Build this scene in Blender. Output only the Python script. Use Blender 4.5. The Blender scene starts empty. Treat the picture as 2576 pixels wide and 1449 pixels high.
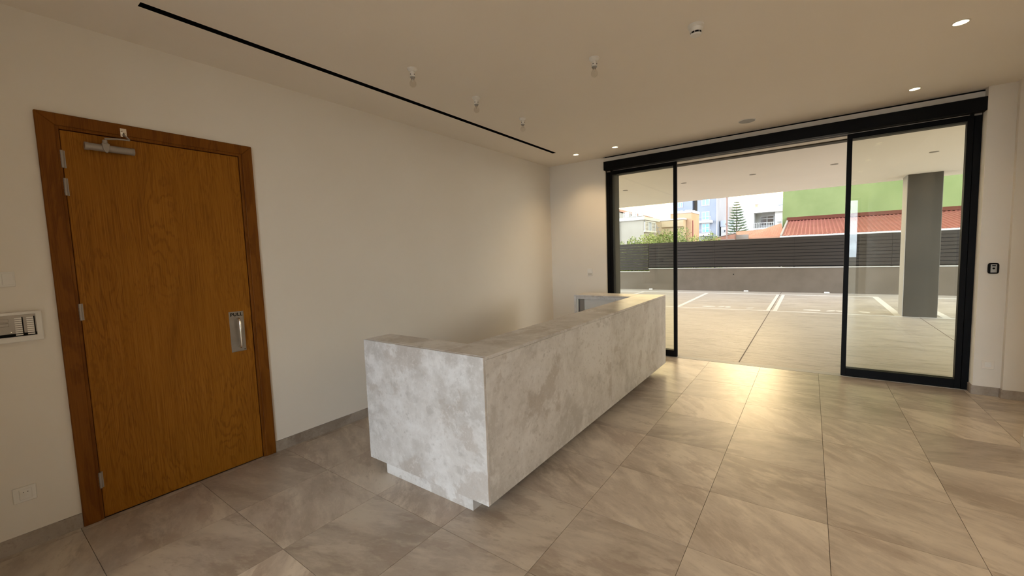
import bpy, bmesh, math, random
from mathutils import Vector, Matrix, noise as mnoise
random.seed(7)
C = bpy.context.scene.collection
SC = bpy.context.scene

# ------------------------------------------------------------ camera
cd = bpy.data.cameras.new('camera'); cam = bpy.data.objects.new('camera', cd); C.objects.link(cam)
yaw, pit, rol = -0.628726732, -0.0794108305, -0.0348576199
f = Vector((math.sin(yaw)*math.cos(pit), math.cos(yaw)*math.cos(pit), math.sin(pit)))
r0 = Vector((math.cos(yaw), -math.sin(yaw), 0)); u0 = r0.cross(f)
rt = r0*math.cos(rol) + u0*math.sin(rol); up = rt.cross(f)
M = Matrix((rt, up, -f)).transposed().to_4x4(); M.translation = Vector((3.54399, -6.05358, 1.55))
cam.matrix_world = M
cd.sensor_width = 36; cd.sensor_fit = 'HORIZONTAL'; cd.lens = 36*1032.862/2576; cd.clip_start = .02; cd.clip_end = 500
SC.camera = cam
vs = SC.view_settings
vs.view_transform = 'Standard'; vs.look = 'None'; vs.gamma = 1; vs.use_curve_mapping = False
vs.exposure = 1.09

# ------------------------------------------------------------ sky
SUN_AZ = math.radians(-5.8); SUN_EL = math.radians(11.5)
sund = Vector((math.sin(SUN_AZ)*math.cos(SUN_EL), math.cos(SUN_AZ)*math.cos(SUN_EL), math.sin(SUN_EL)))
SKY = 1.75
w = bpy.data.worlds.new('sky'); SC.world = w; w.use_nodes = True
nt = w.node_tree; N = nt.nodes; L = nt.links
for n in list(N): N.remove(n)
out = N.new('ShaderNodeOutputWorld'); bg = N.new('ShaderNodeBackground'); L.new(bg.outputs[0], out.inputs[0])
tc = N.new('ShaderNodeTexCoord')
dot = N.new('ShaderNodeVectorMath'); dot.operation = 'DOT_PRODUCT'; L.new(tc.outputs['Generated'], dot.inputs[0]); dot.inputs[1].default_value = sund
# base colour runs from warm hazy white round the sun to soft blue-grey opposite
cr = N.new('ShaderNodeValToRGB'); L.new(dot.outputs['Value'], cr.inputs[0])
e = cr.color_ramp.elements; e[0].position = 0.0; e[0].color = (1.25, 1.44, 1.72, 1); e[1].position = 1.0; e[1].color = (1.0, .76, .42, 1)
m1 = e = cr.color_ramp.elements.new(.55); m1.color = (.90, .93, .95, 1)
mr = N.new('ShaderNodeMapRange'); mr.inputs[1].default_value = -1; mr.inputs[2].default_value = 1; mr.inputs[3].default_value = 0; mr.inputs[4].default_value = 1
L.new(dot.outputs['Value'], mr.inputs[0]); L.new(mr.outputs[0], cr.inputs[0])
mx = N.new('ShaderNodeMath'); mx.operation = 'MAXIMUM'; L.new(dot.outputs['Value'], mx.inputs[0]); mx.inputs[1].default_value = 0
pw = N.new('ShaderNodeMath'); pw.operation = 'POWER'; L.new(mx.outputs[0], pw.inputs[0]); pw.inputs[1].default_value = 130
gl = N.new('ShaderNodeMath'); gl.operation = 'MULTIPLY_ADD'; L.new(pw.outputs[0], gl.inputs[0]); gl.inputs[1].default_value = 1.0; gl.inputs[2].default_value = 1.0
# thin broken cloud
mp = N.new('ShaderNodeMapping'); mp.inputs['Scale'].default_value = (5, 5, 16); L.new(tc.outputs['Generated'], mp.inputs[0])
cn = N.new('ShaderNodeTexNoise'); cn.inputs['Scale'].default_value = 2.2; cn.inputs['Detail'].default_value = 6; L.new(mp.outputs[0], cn.inputs[0])
cm = N.new('ShaderNodeMapRange'); cm.inputs[1].default_value = .4; cm.inputs[2].default_value = .65; cm.inputs[3].default_value = .72; cm.inputs[4].default_value = 1.1
L.new(cn.outputs[0], cm.inputs[0])
st = N.new('ShaderNodeMath'); st.operation = 'MULTIPLY'; L.new(gl.outputs[0], st.inputs[0]); L.new(cm.outputs[0], st.inputs[1])
st2 = N.new('ShaderNodeMath'); st2.operation = 'MULTIPLY'; L.new(st.outputs[0], st2.inputs[0]); st2.inputs[1].default_value = SKY
# hazy sky: brightest towards the horizon all round
sz = N.new('ShaderNodeSeparateXYZ'); L.new(tc.outputs['Generated'], sz.inputs[0])
hz = N.new('ShaderNodeMapRange'); hz.inputs[1].default_value = 0.0; hz.inputs[2].default_value = .6; hz.inputs[3].default_value = 2.9; hz.inputs[4].default_value = .8; L.new(sz.outputs[2], hz.inputs[0])
st3 = N.new('ShaderNodeMath'); st3.operation = 'MULTIPLY'; L.new(st2.outputs[0], st3.inputs[0]); L.new(hz.outputs[0], st3.inputs[1])
L.new(cr.outputs[0], bg.inputs[0]); L.new(st3.outputs[0], bg.inputs[1])

# low hazy sun behind thin cloud
sl = bpy.data.lights.new('sun', 'SUN'); sl.energy = .10; sl.angle = math.radians(12); sl.color = (1, .74, .38)
so = bpy.data.objects.new('sun', sl); C.objects.link(so); so.rotation_euler = (-sund).to_track_quat('-Z', 'Y').to_euler()

# ------------------------------------------------------------ materials
def mat(name, col, rough=.5, metal=0, spec=.5):
    m = bpy.data.materials.new(name); m.use_nodes = True
    b = m.node_tree.nodes['Principled BSDF']
    b.inputs['Base Color'].default_value = (*col, 1); b.inputs['Roughness'].default_value = rough
    b.inputs['Metallic'].default_value = metal; b.inputs['Specular IOR Level'].default_value = spec
    return m
def nd(m, t, **k):
    n = m.node_tree.nodes.new(t)
    for a, v in k.items():
        if a in n.inputs: n.inputs[a].default_value = v
        else: setattr(n, a, v)
    return n
def coords(m, scale=(1,1,1), rnd=False, rot=(0,0,0)):
    t = nd(m, 'ShaderNodeTexCoord'); mpn = nd(m, 'ShaderNodeMapping'); mpn.inputs['Scale'].default_value = scale; mpn.inputs['Rotation'].default_value = rot
    lk = m.node_tree.links
    if rnd:
        oi = nd(m, 'ShaderNodeObjectInfo'); mu = nd(m, 'ShaderNodeVectorMath', operation='SCALE'); cb = nd(m, 'ShaderNodeCombineXYZ')
        s1 = nd(m, 'ShaderNodeMath', operation='MULTIPLY'); s1.inputs[1].default_value = 37.0
        s2 = nd(m, 'ShaderNodeMath', operation='MULTIPLY'); s2.inputs[1].default_value = 91.0
        lk.new(oi.outputs['Random'], s1.inputs[0]); lk.new(oi.outputs['Random'], s2.inputs[0])
        lk.new(s1.outputs[0], cb.inputs[0]); lk.new(s2.outputs[0], cb.inputs[1]); lk.new(s2.outputs[0], cb.inputs[2])
        ad = nd(m, 'ShaderNodeVectorMath', operation='ADD'); lk.new(t.outputs['Object'], ad.inputs[0]); lk.new(cb.outputs[0], ad.inputs[1])
        lk.new(ad.outputs[0], mpn.inputs[0]); m['rndnode'] = oi.name
    else: lk.new(t.outputs['Object'], mpn.inputs[0])
    return mpn.outputs[0]
def tex(m, v, scale, detail=5, rough=.55, dist=0):
    n = nd(m, 'ShaderNodeTexNoise'); n.inputs['Scale'].default_value = scale; n.inputs['Detail'].default_value = detail
    n.inputs['Roughness'].default_value = rough; n.inputs['Distortion'].default_value = dist; m.node_tree.links.new(v, n.inputs['Vector']); return n.outputs[0]
def ramp(m, v, stops):
    n = nd(m, 'ShaderNodeValToRGB'); m.node_tree.links.new(v, n.inputs[0]); e = n.color_ramp.elements
    while len(e) < len(stops): e.new(.5)
    for q, (p, c) in zip(e, stops):
        q.position = p; q.color = (*c, 1) if isinstance(c, tuple) else (c, c, c, 1)
    return n.outputs[0]
def mix(m, a, b, fac, mode='MIX'):
    n = nd(m, 'ShaderNodeMix', data_type='RGBA', blend_type=mode); lk = m.node_tree.links
    for s, v in ((6, a), (7, b), (0, fac)):
        if isinstance(v, (int, float)): n.inputs[s].default_value = v if s == 0 else (v, v, v, 1)
        elif isinstance(v, tuple): n.inputs[s].default_value = (*v, 1)
        else: lk.new(v, n.inputs[s])
    return n.outputs[2]
def setc(m, v): m.node_tree.links.new(v, m.node_tree.nodes['Principled BSDF'].inputs['Base Color'])
def setr(m, v): m.node_tree.links.new(v, m.node_tree.nodes['Principled BSDF'].inputs['Roughness'])
def bump(m, v, s, d=.01):
    b = nd(m, 'ShaderNodeBump'); b.inputs['Strength'].default_value = s; b.inputs['Distance'].default_value = d
    m.node_tree.links.new(v, b.inputs['Height']); m.node_tree.links.new(b.outputs[0], m.node_tree.nodes['Principled BSDF'].inputs['Normal'])

def noisy(name, c1, c2, scale=3, rough=.7, detail=5, bs=.1, spec=.5, st=(1,1,1), lo=.35, hi=.65, bd=.004):
    m = mat(name, c1, rough, 0, spec); v = coords(m, st); t = tex(m, v, scale, detail)
    setc(m, ramp(m, t, [(lo, c1), (hi, c2)]))
    if bs: bump(m, tex(m, v, scale*14, 4), bs, bd)
    return m

PLASTER = noisy('wall_paint', (.80,.735,.64), (.82,.76,.67), 1.2, .75, 3, .05, .25)
CEIL = noisy('ceiling_paint', (.90,.83,.735), (.92,.85,.755), .8, .8, 3, .03, .2)
WHITE_PL = mat('white_plastic', (.80,.77,.71), .35)
GREYPL = mat('grey_plastic', (.40,.40,.39), .4)
BLACK = mat('black_frame', (.002,.002,.0025), .5, 0, .12)
DARK = mat('dark_gap', (.004,.004,.004), .9, 0, .1)
STEEL = noisy('brushed_steel', (.30,.27,.235), (.37,.335,.295), 6, .45, 3, .03)
STEEL.node_tree.nodes['Principled BSDF'].inputs['Metallic'].default_value = 1
CHROME = mat('polished_steel', (.75,.72,.66), .14, 1)
SILVER = mat('silver_paint', (.34,.30,.26), .45, .35)

def stone(name, base, light, dark, brown, rnd=True, rough=.42, st=(1,1,1), tone=.14, blot=.5, S=1.0, peb_k=.5, gr=1.0, spin=False):
    m = mat(name, base, rough, 0, .5); lk = m.node_tree.links
    v = coords(m, (1,1,1) if spin else st, rnd)
    if spin:
        # each tile was cut in its own direction: turn the flow by the object's random number
        oi_ = nd(m, 'ShaderNodeObjectInfo'); an = nd(m, 'ShaderNodeMath', operation='MULTIPLY_ADD'); lk.new(oi_.outputs['Random'], an.inputs[0]); an.inputs[1].default_value = 1.3; an.inputs[2].default_value = -.45
        vr = nd(m, 'ShaderNodeVectorRotate', rotation_type='Z_AXIS'); lk.new(v, vr.inputs['Vector']); lk.new(an.outputs[0], vr.inputs['Angle'])
        ms = nd(m, 'ShaderNodeMapping'); ms.inputs['Scale'].default_value = st; lk.new(vr.outputs[0], ms.inputs[0]); v = ms.outputs[0]
    def warp(src, sc, amt):
        wp = nd(m, 'ShaderNodeTexNoise'); wp.inputs['Scale'].default_value = sc; wp.inputs['Detail'].default_value = 4; lk.new(src, wp.inputs['Vector'])
        wv = nd(m, 'ShaderNodeVectorMath', operation='SCALE'); wv.inputs['Scale'].default_value = amt; lk.new(wp.outputs['Color'], wv.inputs[0])
        av = nd(m, 'ShaderNodeVectorMath', operation='ADD'); lk.new(src, av.inputs[0]); lk.new(wv.outputs[0], av.inputs[1]); return av.outputs[0]
    def mulf(a, b):
        q = nd(m, 'ShaderNodeMath', operation='MULTIPLY')
        for i, x in enumerate((a, b)):
            if isinstance(x, (int, float)): q.inputs[i].default_value = x
            else: lk.new(x, q.inputs[i])
        return q.outputs[0]
    vw = warp(v, 2.0*S, .35)
    big = tex(m, vw, 1.5*S, 4, .5)
    mid = tex(m, vw, 5*S, 8, .66)
    fine = tex(m, v, 26*S, 6, .72)
    col = ramp(m, big, [(.36, dark), (.47, base), (.55, base), (.66, light)])
    col = mix(m, col, light, ramp(m, mid, [(.48, 0.0), (.64, .8)]))
    col = mix(m, col, dark, ramp(m, mid, [(.34, .75), (.45, 0.0)]))
    # larger stained patches with ragged edges
    pt = tex(m, warp(v, 7*S, .10), 2.4*S, 9, .62)
    pm = ramp(m, pt, [(.565, 0.0), (.60, blot)])
    col = mix(m, col, brown, mulf(pm, ramp(m, fine, [(.3, .35), (.6, 1.0)])))
    # scattered clasts of several sizes
    for sc, thr, lo_, hi_, k in ((7, .72, .24, .30, .8), (17, .70, .20, .28, 1.0), (34, .74, .18, .28, .9)):
        vo = nd(m, 'ShaderNodeTexVoronoi'); vo.inputs['Scale'].default_value = sc*S; lk.new(warp(v, sc*1.3*S, .7/sc), vo.inputs['Vector'])
        peb = ramp(m, vo.outputs['Distance'], [(lo_, 1.0), (hi_, 0.0)])
        sel = nd(m, 'ShaderNodeSeparateColor'); lk.new(vo.outputs['Color'], sel.inputs[0])
        on = ramp(m, sel.outputs[0], [(thr, 0.0), (thr+.03, 1.0)])
        col = mix(m, col, dark, mulf(mulf(mulf(peb, on), ramp(m, mid, [(.40, 1.0), (.60, .25)])), peb_k*k))
    # mineral grain
    col = mix(m, col, light, ramp(m, fine, [(.52, 0.0), (.72, .55*gr)]))
    col = mix(m, col, dark, ramp(m, fine, [(.26, .7*gr), (.44, 0.0)]))
    if rnd and tone:
        oi = nd(m, 'ShaderNodeObjectInfo'); mm = nd(m, 'ShaderNodeMapRange'); lk.new(oi.outputs['Random'], mm.inputs[0])
        mm.inputs[3].default_value = 1-tone; mm.inputs[4].default_value = 1+tone
        hs = nd(m, 'ShaderNodeHueSaturation'); lk.new(mm.outputs[0], hs.inputs['Value']); lk.new(col, hs.inputs['Color']); col = hs.outputs[0]
    setc(m, col)
    setr(m, ramp(m, fine, [(.3, rough-.04), (.75, rough+.08)]))
    bump(m, fine, .05, .002)
    return m
STONE = stone('desk_marble', (.67,.635,.595), (.80,.775,.745), (.53,.495,.455), (.43,.365,.305), rough=.33, tone=.04, blot=.65, peb_k=1.0, gr=1.3)
FLOORST = stone('floor_marble', (.45,.38,.315), (.60,.52,.43), (.345,.28,.222), (.31,.235,.185), rough=.31, tone=.13, blot=.6, peb_k=.4, gr=.6, spin=True, st=(.75,1.9,1), S=.9)
SKIRT = stone('skirting_marble', (.34,.285,.23), (.42,.36,.30), (.24,.19,.15), (.22,.17,.13), rough=.4, tone=.03, S=1.4)
GROUT = mat('grout', (.17,.135,.10), .9)

# oak veneer: book-matched flitches with cathedral arches (parabolic contours of height plus width squared)
def wood(name, c1, c2, c3, leaf=True):
    m = mat(name, c1, .5, 0, .15); lk = m.node_tree.links
    def M_(op, a, b=None, c=None):
        n = nd(m, 'ShaderNodeMath', operation=op)
        for i, q in enumerate((a, b, c)):
            if q is None: continue
            if isinstance(q, (int, float)): n.inputs[i].default_value = q
            else: lk.new(q, n.inputs[i])
        return n.outputs[0]
    v = coords(m, (1, 1, 1)); sp = nd(m, 'ShaderNodeSeparateXYZ'); lk.new(v, sp.inputs[0])
    n1 = tex(m, coords(m, (2.2, 4.5, .8)), 1.5, 4, .6, .6)
    if leaf:
        t = M_('SUBTRACT', M_('FLOORED_MODULO', M_('ADD', sp.outputs[1], 5.51), .31), .155)
        n2 = tex(m, coords(m, (1, 3, 1.1)), 1.1, 2, .5)
        ring = M_('MULTIPLY_ADD', M_('MULTIPLY', t, t), 30.0, M_('MULTIPLY_ADD', n1, 1.5, M_('MULTIPLY_ADD', n2, 1.6, M_('MULTIPLY', sp.outputs[2], .55))))
        s = M_('SINE', M_('MULTIPLY', ring, 40.0))
        fade = ramp(m, n2, [(.35, .15), (.6, .75)])
    else:
        s = M_('SINE', M_('MULTIPLY', n1, 26.0)); fade = None
    cm_ = tuple((p+q)/2 for p, q in zip(c1, c2)); col = ramp(m, n1, [(.3, cm_), (.5, c1), (.7, c1)])
    f_ = ramp(m, s, [(.1, 0.0), (.95, .85)])
    if fade is not None:
        f_ = M_('MULTIPLY', f_, fade)
    col = mix(m, col, c2, f_)
    g = tex(m, coords(m, (40, 190, 1.5)), 1.6, 5, .7)
    col = mix(m, col, c3, ramp(m, g, [(.46, 0.0), (.72, .8)]))
    col = mix(m, col, c2, ramp(m, g, [(.27, .8), (.47, 0.0)]))
    setc(m, col); bump(m, g, .06, .002)
    return m
OAK = wood('oak_veneer', (.29,.107,.007), (.165,.050,.002), (.40,.165,.022))
OAKFR = wood('oak_frame', (.19,.062,.006), (.13,.038,.003), (.235,.085,.010), False)

# glass: clear pane with a fresnel reflection
def glassmat(name, tint):
    m = bpy.data.materials.new(name); m.use_nodes = True; n = m.node_tree.nodes; l = m.node_tree.links
    for q in list(n): n.remove(q)
    o = n.new('ShaderNodeOutputMaterial'); tr = n.new('ShaderNodeBsdfTransparent'); tr.inputs[0].default_value = (*tint, 1)
    g = n.new('ShaderNodeBsdfGlossy'); g.inputs['Roughness'].default_value = 0.0; fr = n.new('ShaderNodeFresnel'); fr.inputs[0].default_value = 1.5
    ge = n.new('ShaderNodeNewGeometry'); iv = n.new('ShaderNodeMath'); iv.operation = 'SUBTRACT'; iv.inputs[0].default_value = 1; l.new(ge.outputs['Backfacing'], iv.inputs[1])
    mu_ = n.new('ShaderNodeMath'); mu_.operation = 'MULTIPLY'; l.new(fr.outputs[0], mu_.inputs[0]); l.new(iv.outputs[0], mu_.inputs[1])
    mx_ = n.new('ShaderNodeMixShader'); l.new(mu_.outputs[0], mx_.inputs[0]); l.new(tr.outputs[0], mx_.inputs[1]); l.new(g.outputs[0], mx_.inputs[2]); l.new(mx_.outputs[0], o.inputs[0])
    return m
GLASS = glassmat('clear_glass', (.985,.99,.965))
BULBG = glassmat('bulb_glass', (.93,.92,.90))
def emit(name, col, s):
    m = mat(name, (.9,.9,.85), .4); b = m.node_tree.nodes['Principled BSDF']; b.inputs['Emission Color'].default_value = (*col, 1); b.inputs['Emission Strength'].default_value = s; return m
LAMP = emit('lamp_lens', (1, .86, .52), 3.2)

# outdoors
CONC = mat('concrete_paving', (.5,.47,.43), .42, 0, .5)
v = coords(CONC, (1, 4.5, 1)); t1 = tex(CONC, v, .9, 8, .68, .6); t2 = tex(CONC, coords(CONC, (2.2, 22, 1)), 1.2, 6, .65, .8)
cc = ramp(CONC, t1, [(.34, (.37,.33,.288)), (.5, (.45,.408,.357)), (.66, (.505,.46,.405))])
cc = mix(CONC, cc, (.16,.137,.113), ramp(CONC, t2, [(.54, 0.0), (.64, .6)])); setc(CONC, cc)
bump(CONC, t2, .8, .015); setr(CONC, ramp(CONC, t1, [(.3, .30), (.7, .46)]))
LINE = noisy('white_line_paint', (.66,.64,.60), (.60,.58,.54), 8, .5, 4, 0)
RENDERW = noisy('grey_render', (.100,.079,.056), (.120,.095,.069), 2.0, .8, 7, .15, .3)
COPING = mat('pale_coping', (.42,.41,.385), .5)
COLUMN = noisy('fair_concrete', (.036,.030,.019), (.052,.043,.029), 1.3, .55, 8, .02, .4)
SOFF = noisy('soffit_paint', (.88,.83,.76), (.90,.85,.78), .7, .8, 3, .02, .2)
SLAT = mat('dark_slat', (.023,.0175,.0125), .6, 0, .25)
GREENW = noisy('green_render', (.145,.185,.07), (.18,.22,.088), .9, .85, 8, .12, .2)
ASPH = noisy('rough_ground', (.38,.36,.32), (.46,.43,.39), 1.0, .9, 6, .1)
REDMET = noisy('red_sheet', (.25,.066,.055), (.30,.09,.078), 1.4, .5, 6, .03, .4)
REDDK = mat('dark_red_flashing', (.09,.012,.010), .5)
TILER = mat('clay_tiles', (.5,.2,.1), .8)
v = coords(TILER); br = nd(TILER, 'ShaderNodeTexBrick'); TILER.node_tree.links.new(v, br.inputs['Vector'])
br.inputs['Scale'].default_value = 6; br.inputs['Color1'].default_value = (.40,.13,.065,1); br.inputs['Color2'].default_value = (.30,.09,.045,1); br.inputs['Mortar'].default_value = (.58,.33,.22,1); br.inputs['Mortar Size'].default_value = .03
setc(TILER, br.outputs[0])
TOWER = noisy('blue_grey_render', (.17,.185,.215), (.19,.205,.235), .5, .8, 4, 0)
TOWERLT = mat('pale_blue_render', (.36,.39,.44), .8)
CREAM = noisy('cream_render', (.28,.25,.21), (.31,.28,.24), 1, .85, 5, .05)
WHITER = noisy('white_render', (.55,.54,.515), (.48,.47,.45), 1, .8, 5, .05)
PEACH = noisy('peach_render', (.44,.27,.155), (.50,.32,.195), 1, .85, 6, .05)
YELL = noisy('ochre_render', (.44,.32,.185), (.48,.37,.235), 1, .85, 6, .05)
BLUEGL = mat('blue_glazing', (.07,.30,.50), .12, 0, .6)
DKGL = mat('dark_glazing', (.03,.03,.035), .1, 0, .6)
BROWNR = noisy('brown_roof', (.26,.12,.08), (.33,.17,.11), 3, .8, 4, .05)
LEAFM = [noisy('leaf_%s' % n, a, b, 30, .5, 2, 0) for n, a, b in (('a', (.14,.18,.035), (.24,.29,.06)), ('b', (.07,.11,.02), (.13,.18,.035)), ('c', (.24,.28,.06), (.36,.39,.11)))]
PINEM = noisy('pine_green', (.10,.15,.085), (.16,.21,.12), 20, .7, 2, 0)
BARK = noisy('bark', (.12,.09,.065), (.2,.16,.12), 20, .9, 3, 0)
POLEM = mat('rusty_pole', (.30,.20,.17), .6, .2)

# ------------------------------------------------------------ helpers
ORG = {}
def bb(): return bmesh.new()
def add_box(bm, x0, x1, y0, y1, z0, z1):
    vs_ = [bm.verts.new((x, y, z)) for x in (x0, x1) for y in (y0, y1) for z in (z0, z1)]
    for q in ((0,1,3,2), (4,6,7,5), (0,4,5,1), (2,3,7,6), (0,2,6,4), (1,5,7,3)): bm.faces.new([vs_[i] for i in q])
    return vs_
def add_poly(bm, pts, vec):
    a = [bm.verts.new(p) for p in pts]; b = [bm.verts.new(Vector(p)+Vector(vec)) for p in pts]; n = len(a)
    bm.faces.new(a); bm.faces.new(b[::-1])
    for i in range(n): bm.faces.new((a[i], b[i], b[(i+1) % n], a[(i+1) % n]))
def add_tube(bm, pts, rad, seg=10, caps=True):
    pts = [Vector(p) for p in pts]; rings = []
    if not isinstance(rad, (list, tuple)): rad = [rad]*len(pts)
    prev = None
    for i, p in enumerate(pts):
        d = (pts[min(i+1, len(pts)-1)] - pts[max(i-1, 0)]).normalized()
        a = d.orthogonal().normalized() if prev is None else (prev - d*prev.dot(d)).normalized()
        prev = a; b = d.cross(a)
        rings.append([bm.verts.new(p + (a*math.cos(t) + b*math.sin(t))*rad[i]) for t in [2*math.pi*k/seg for k in range(seg)]])
    for q, s in zip(rings, rings[1:]):
        for k in range(seg): bm.faces.new((q[k], q[(k+1) % seg], s[(k+1) % seg], s[k]))
    if caps: bm.faces.new(rings[0][::-1]); bm.faces.new(rings[-1])
def add_lathe(bm, cx, cy, prof, seg=24, closed=True):
    rings = []
    for r, z in prof:
        rings.append([bm.verts.new((cx + r*math.cos(2*math.pi*k/seg), cy + r*math.sin(2*math.pi*k/seg), z)) for k in range(seg)] if r > 1e-6 else [bm.verts.new((cx, cy, z))])
    for a, b in zip(rings, rings[1:]):
        for k in range(seg):
            k2 = (k+1) % seg
            if len(a) == 1 and len(b) == 1: continue
            if len(a) == 1: bm.faces.new((a[0], b[k], b[k2]))
            elif len(b) == 1: bm.faces.new((a[k], b[0], a[k2]))
            else: bm.faces.new((a[k], b[k], b[k2], a[k2]))
    if closed:
        if len(rings[0]) > 1: bm.faces.new(rings[0])
        if len(rings[-1]) > 1: bm.faces.new(rings[-1][::-1])
def bev(bm, w_, seg=1):
    es = [e for e in bm.edges if len(e.link_faces) == 2 and e.calc_face_angle(0) > .6]
    bmesh.ops.bevel(bm, geom=es, offset=w_, segments=seg, affect='EDGES', profile=.5)
def tag(o, label=None, cat=None, group=None, kind=None):
    if label: o['label'] = label
    if cat: o['category'] = cat
    if group: o['group'] = group
    if kind: o['kind'] = kind
    return o
def obj(name, bm, m, parent=None, smooth=False, base=None, bw=0, bs=1):
    bmesh.ops.recalc_face_normals(bm, faces=bm.faces)
    if bw: bev(bm, bw, bs)
    if parent is not None: org = ORG[parent]
    else:
        xs = [v_.co for v_ in bm.verts]
        org = Vector(base) if base else Vector(((min(p.x for p in xs)+max(p.x for p in xs))/2, (min(p.y for p in xs)+max(p.y for p in xs))/2, min(p.z for p in xs)))
    bmesh.ops.translate(bm, verts=bm.verts, vec=-org)
    me = bpy.data.meshes.new(name); bm.to_mesh(me); bm.free()
    if isinstance(m, (list, tuple)):
        for q in m: me.materials.append(q)
    else: me.materials.append(m)
    if smooth:
        for p in me.polygons: p.use_smooth = True
        try: me.set_sharp_from_angle(angle=math.radians(35))
        except Exception: pass
    o = bpy.data.objects.new(name, me); C.objects.link(o)
    if parent is not None: o.parent = parent
    else: o.location = org
    ORG[o] = org
    return o
def thing(name, loc, label=None, cat=None, group=None, kind=None):
    o = bpy.data.objects.new(name, None); o.empty_display_size = .1; C.objects.link(o); o.location = loc; ORG[o] = Vector(loc)
    return tag(o, label, cat, group, kind)
def box(name, x0, x1, y0, y1, z0, z1, m, parent=None, bw=0, bs=1):
    b = bb(); add_box(b, x0, x1, y0, y1, z0, z1); return obj(name, b, m, parent, bw=bw, bs=bs)
def boxes(name, L_, m, parent=None, bw=0):
    b = bb()
    for q in L_: add_box(b, *q)
    return obj(name, b, m, parent, bw=bw)
def copy_tree(o, loc, label=None):
    r = o.copy(); C.objects.link(r); r.location = loc
    if label: r['label'] = label
    def rec(a, b):
        for ch in a.children:
            c = ch.copy(); C.objects.link(c); c.parent = b; rec(ch, c)
    rec(o, r)
    return r
def S(o, kind='structure'): o['kind'] = kind; return o

H = 2.992; XR = 4.845; YB = -9.3
# ------------------------------------------------------------ room shell
floor = S(box('floor', -.25, 5.75, YB-.1, .02, -.12, -.010, GROUT))
# marble tiles, 60 cm grid, each its own piece
gx = [-.0] + [.052 + .6*k for k in range(10)]; gx[-1] = 5.6
gy = [.018] + [-.3015 - .6*k for k in range(15)] + [YB]
tm = {}
random.seed(3)
J = .0012
for i in range(len(gx)-1):
    for j in range(len(gy)-1):
        x0, x1 = gx[i], gx[i+1]; y1, y0 = gy[j], gy[j+1]
        if x0 > 5.0 and y1 < -1.6: continue
        wx, wy = round(x1-x0, 3), round(y1-y0, 3)
        if (wx, wy) not in tm:
            b = bb(); add_box(b, J, wx-J, J, wy-J, -.010, 0); bev(b, .0008)
            me = bpy.data.meshes.new('tile'); b.to_mesh(me); b.free(); me.materials.append(FLOORST); tm[(wx, wy)] = me
        t = bpy.data.objects.new('tile', tm[(wx, wy)]); C.objects.link(t); t.parent = floor
        t.location = Vector((x0, y0, random.uniform(-.0003, .0003))) - ORG[floor]

# ceiling with a sunken linear slot
sx0, sx1, sy0, sy1 = .514, .570, -5.305, -.774
ceil = S(boxes('ceiling', [(-.25, sx0, YB, 0, H, H+.3), (sx1, 5.75, YB, 0, H, H+.3), (sx0, sx1, YB, sy0, H, H+.3), (sx0, sx1, sy1, 0, H, H+.3), (sx0, sx1, sy0, sy1, H+.1, H+.3)], CEIL))
slot = boxes('linear_diffuser', [(sx0, sx0+.002, sy0, sy1, H, H+.1), (sx1-.002, sx1, sy0, sy1, H, H+.1), (sx0, sx1, sy0, sy0+.002, H, H+.1), (sx0, sx1, sy1-.002, sy1, H, H+.1), (sx0, sx1, sy0, sy1, H+.095, H+.1), ((sx0+sx1)/2-.002, (sx0+sx1)/2+.002, sy0, sy1, H+.02, H+.09)], DARK)
tag(slot, 'long narrow black slot diffuser recessed in the ceiling along the left wall', 'air vent')

# left wall with door opening
DY0, DY1, DZ = -5.655, -4.61, 2.425
wl = S(boxes('wall_left', [(-.25, 0, YB, DY0, 0, H), (-.25, 0, DY1, .25, 0, H), (-.25, 0, DY0, DY1, DZ, H)], PLASTER))
S(box('wall_behind_door', -.6, -.25, -6.2, -4.2, 0, 2.8, PLASTER))
# glass-front wall: pier left of the glazing, pier right of it, strip over it
S(boxes('wall_back', [(0, .98, 0, .53, 0, H)], PLASTER))
S(boxes('wall_back_right', [(4.892, 5.078, -.092, .53, 0, H), (5.078, 5.75, -.147, .53, 0, H)], PLASTER))
box_over = S(boxes('trim_1', [(.98, 4.905, .0, .03, 2.80, 2.978)], PLASTER))
S(boxes('trim_2', [(.96, 4.915, .0, .035, 2.978, H)], DARK))
S(boxes('wall_back_lintel', [(.98, 4.892, .25, .53, 2.80, H), (.98, 4.892, .035, .25, 2.86, H)], PLASTER))
S(boxes('wall_right', [(XR, 5.75, YB, -1.49, 0, H), (5.62, 5.75, -1.49, .0, 0, H)], PLASTER))
# wall behind the camera with a wide glazed shopfront
FW0, FW1, FZ = 1.9, 4.7, 2.85
S(boxes('wall_front', [(-.25, FW0, YB-.25, YB, 0, H), (FW1, 5.75, YB-.25, YB, 0, H), (FW0, FW1, YB-.25, YB, FZ, H)], PLASTER))
win2 = S(thing('window_2', (2.5, YB-.1, 0)))
fr = [(FW0, FW1, YB-.14, YB-.08, FZ-.06, FZ), (FW0, FW1, YB-.14, YB-.08, 0, .06)]
for x in (FW0, 2.8, 3.72, FW1-.06): fr.append((x, x+.06, YB-.14, YB-.08, .06, FZ-.06))
boxes('window_frame', fr, BLACK, win2)
for a, b_ in ((FW0+.06, 2.8), (2.86, 3.72), (3.78, FW1-.06)): box('pane', a, b_, YB-.115, YB-.107, .06, FZ-.06, GLASS, win2)

S(box('added_shade_wall', 0, 1.25, -6.72, -6.55, 0, H, PLASTER))  # unseen wall stub, added to shade the near end of the left wall
S(boxes('trim_4', [(.98, .990, .25, .535, 0, 2.80), (4.882, 4.892, .25, .535, 0, 2.80), (.99, 4.882, .40, .535, 2.785, 2.80)], mat('dark_reveal', (.055,.048,.032), .7)))
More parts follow.
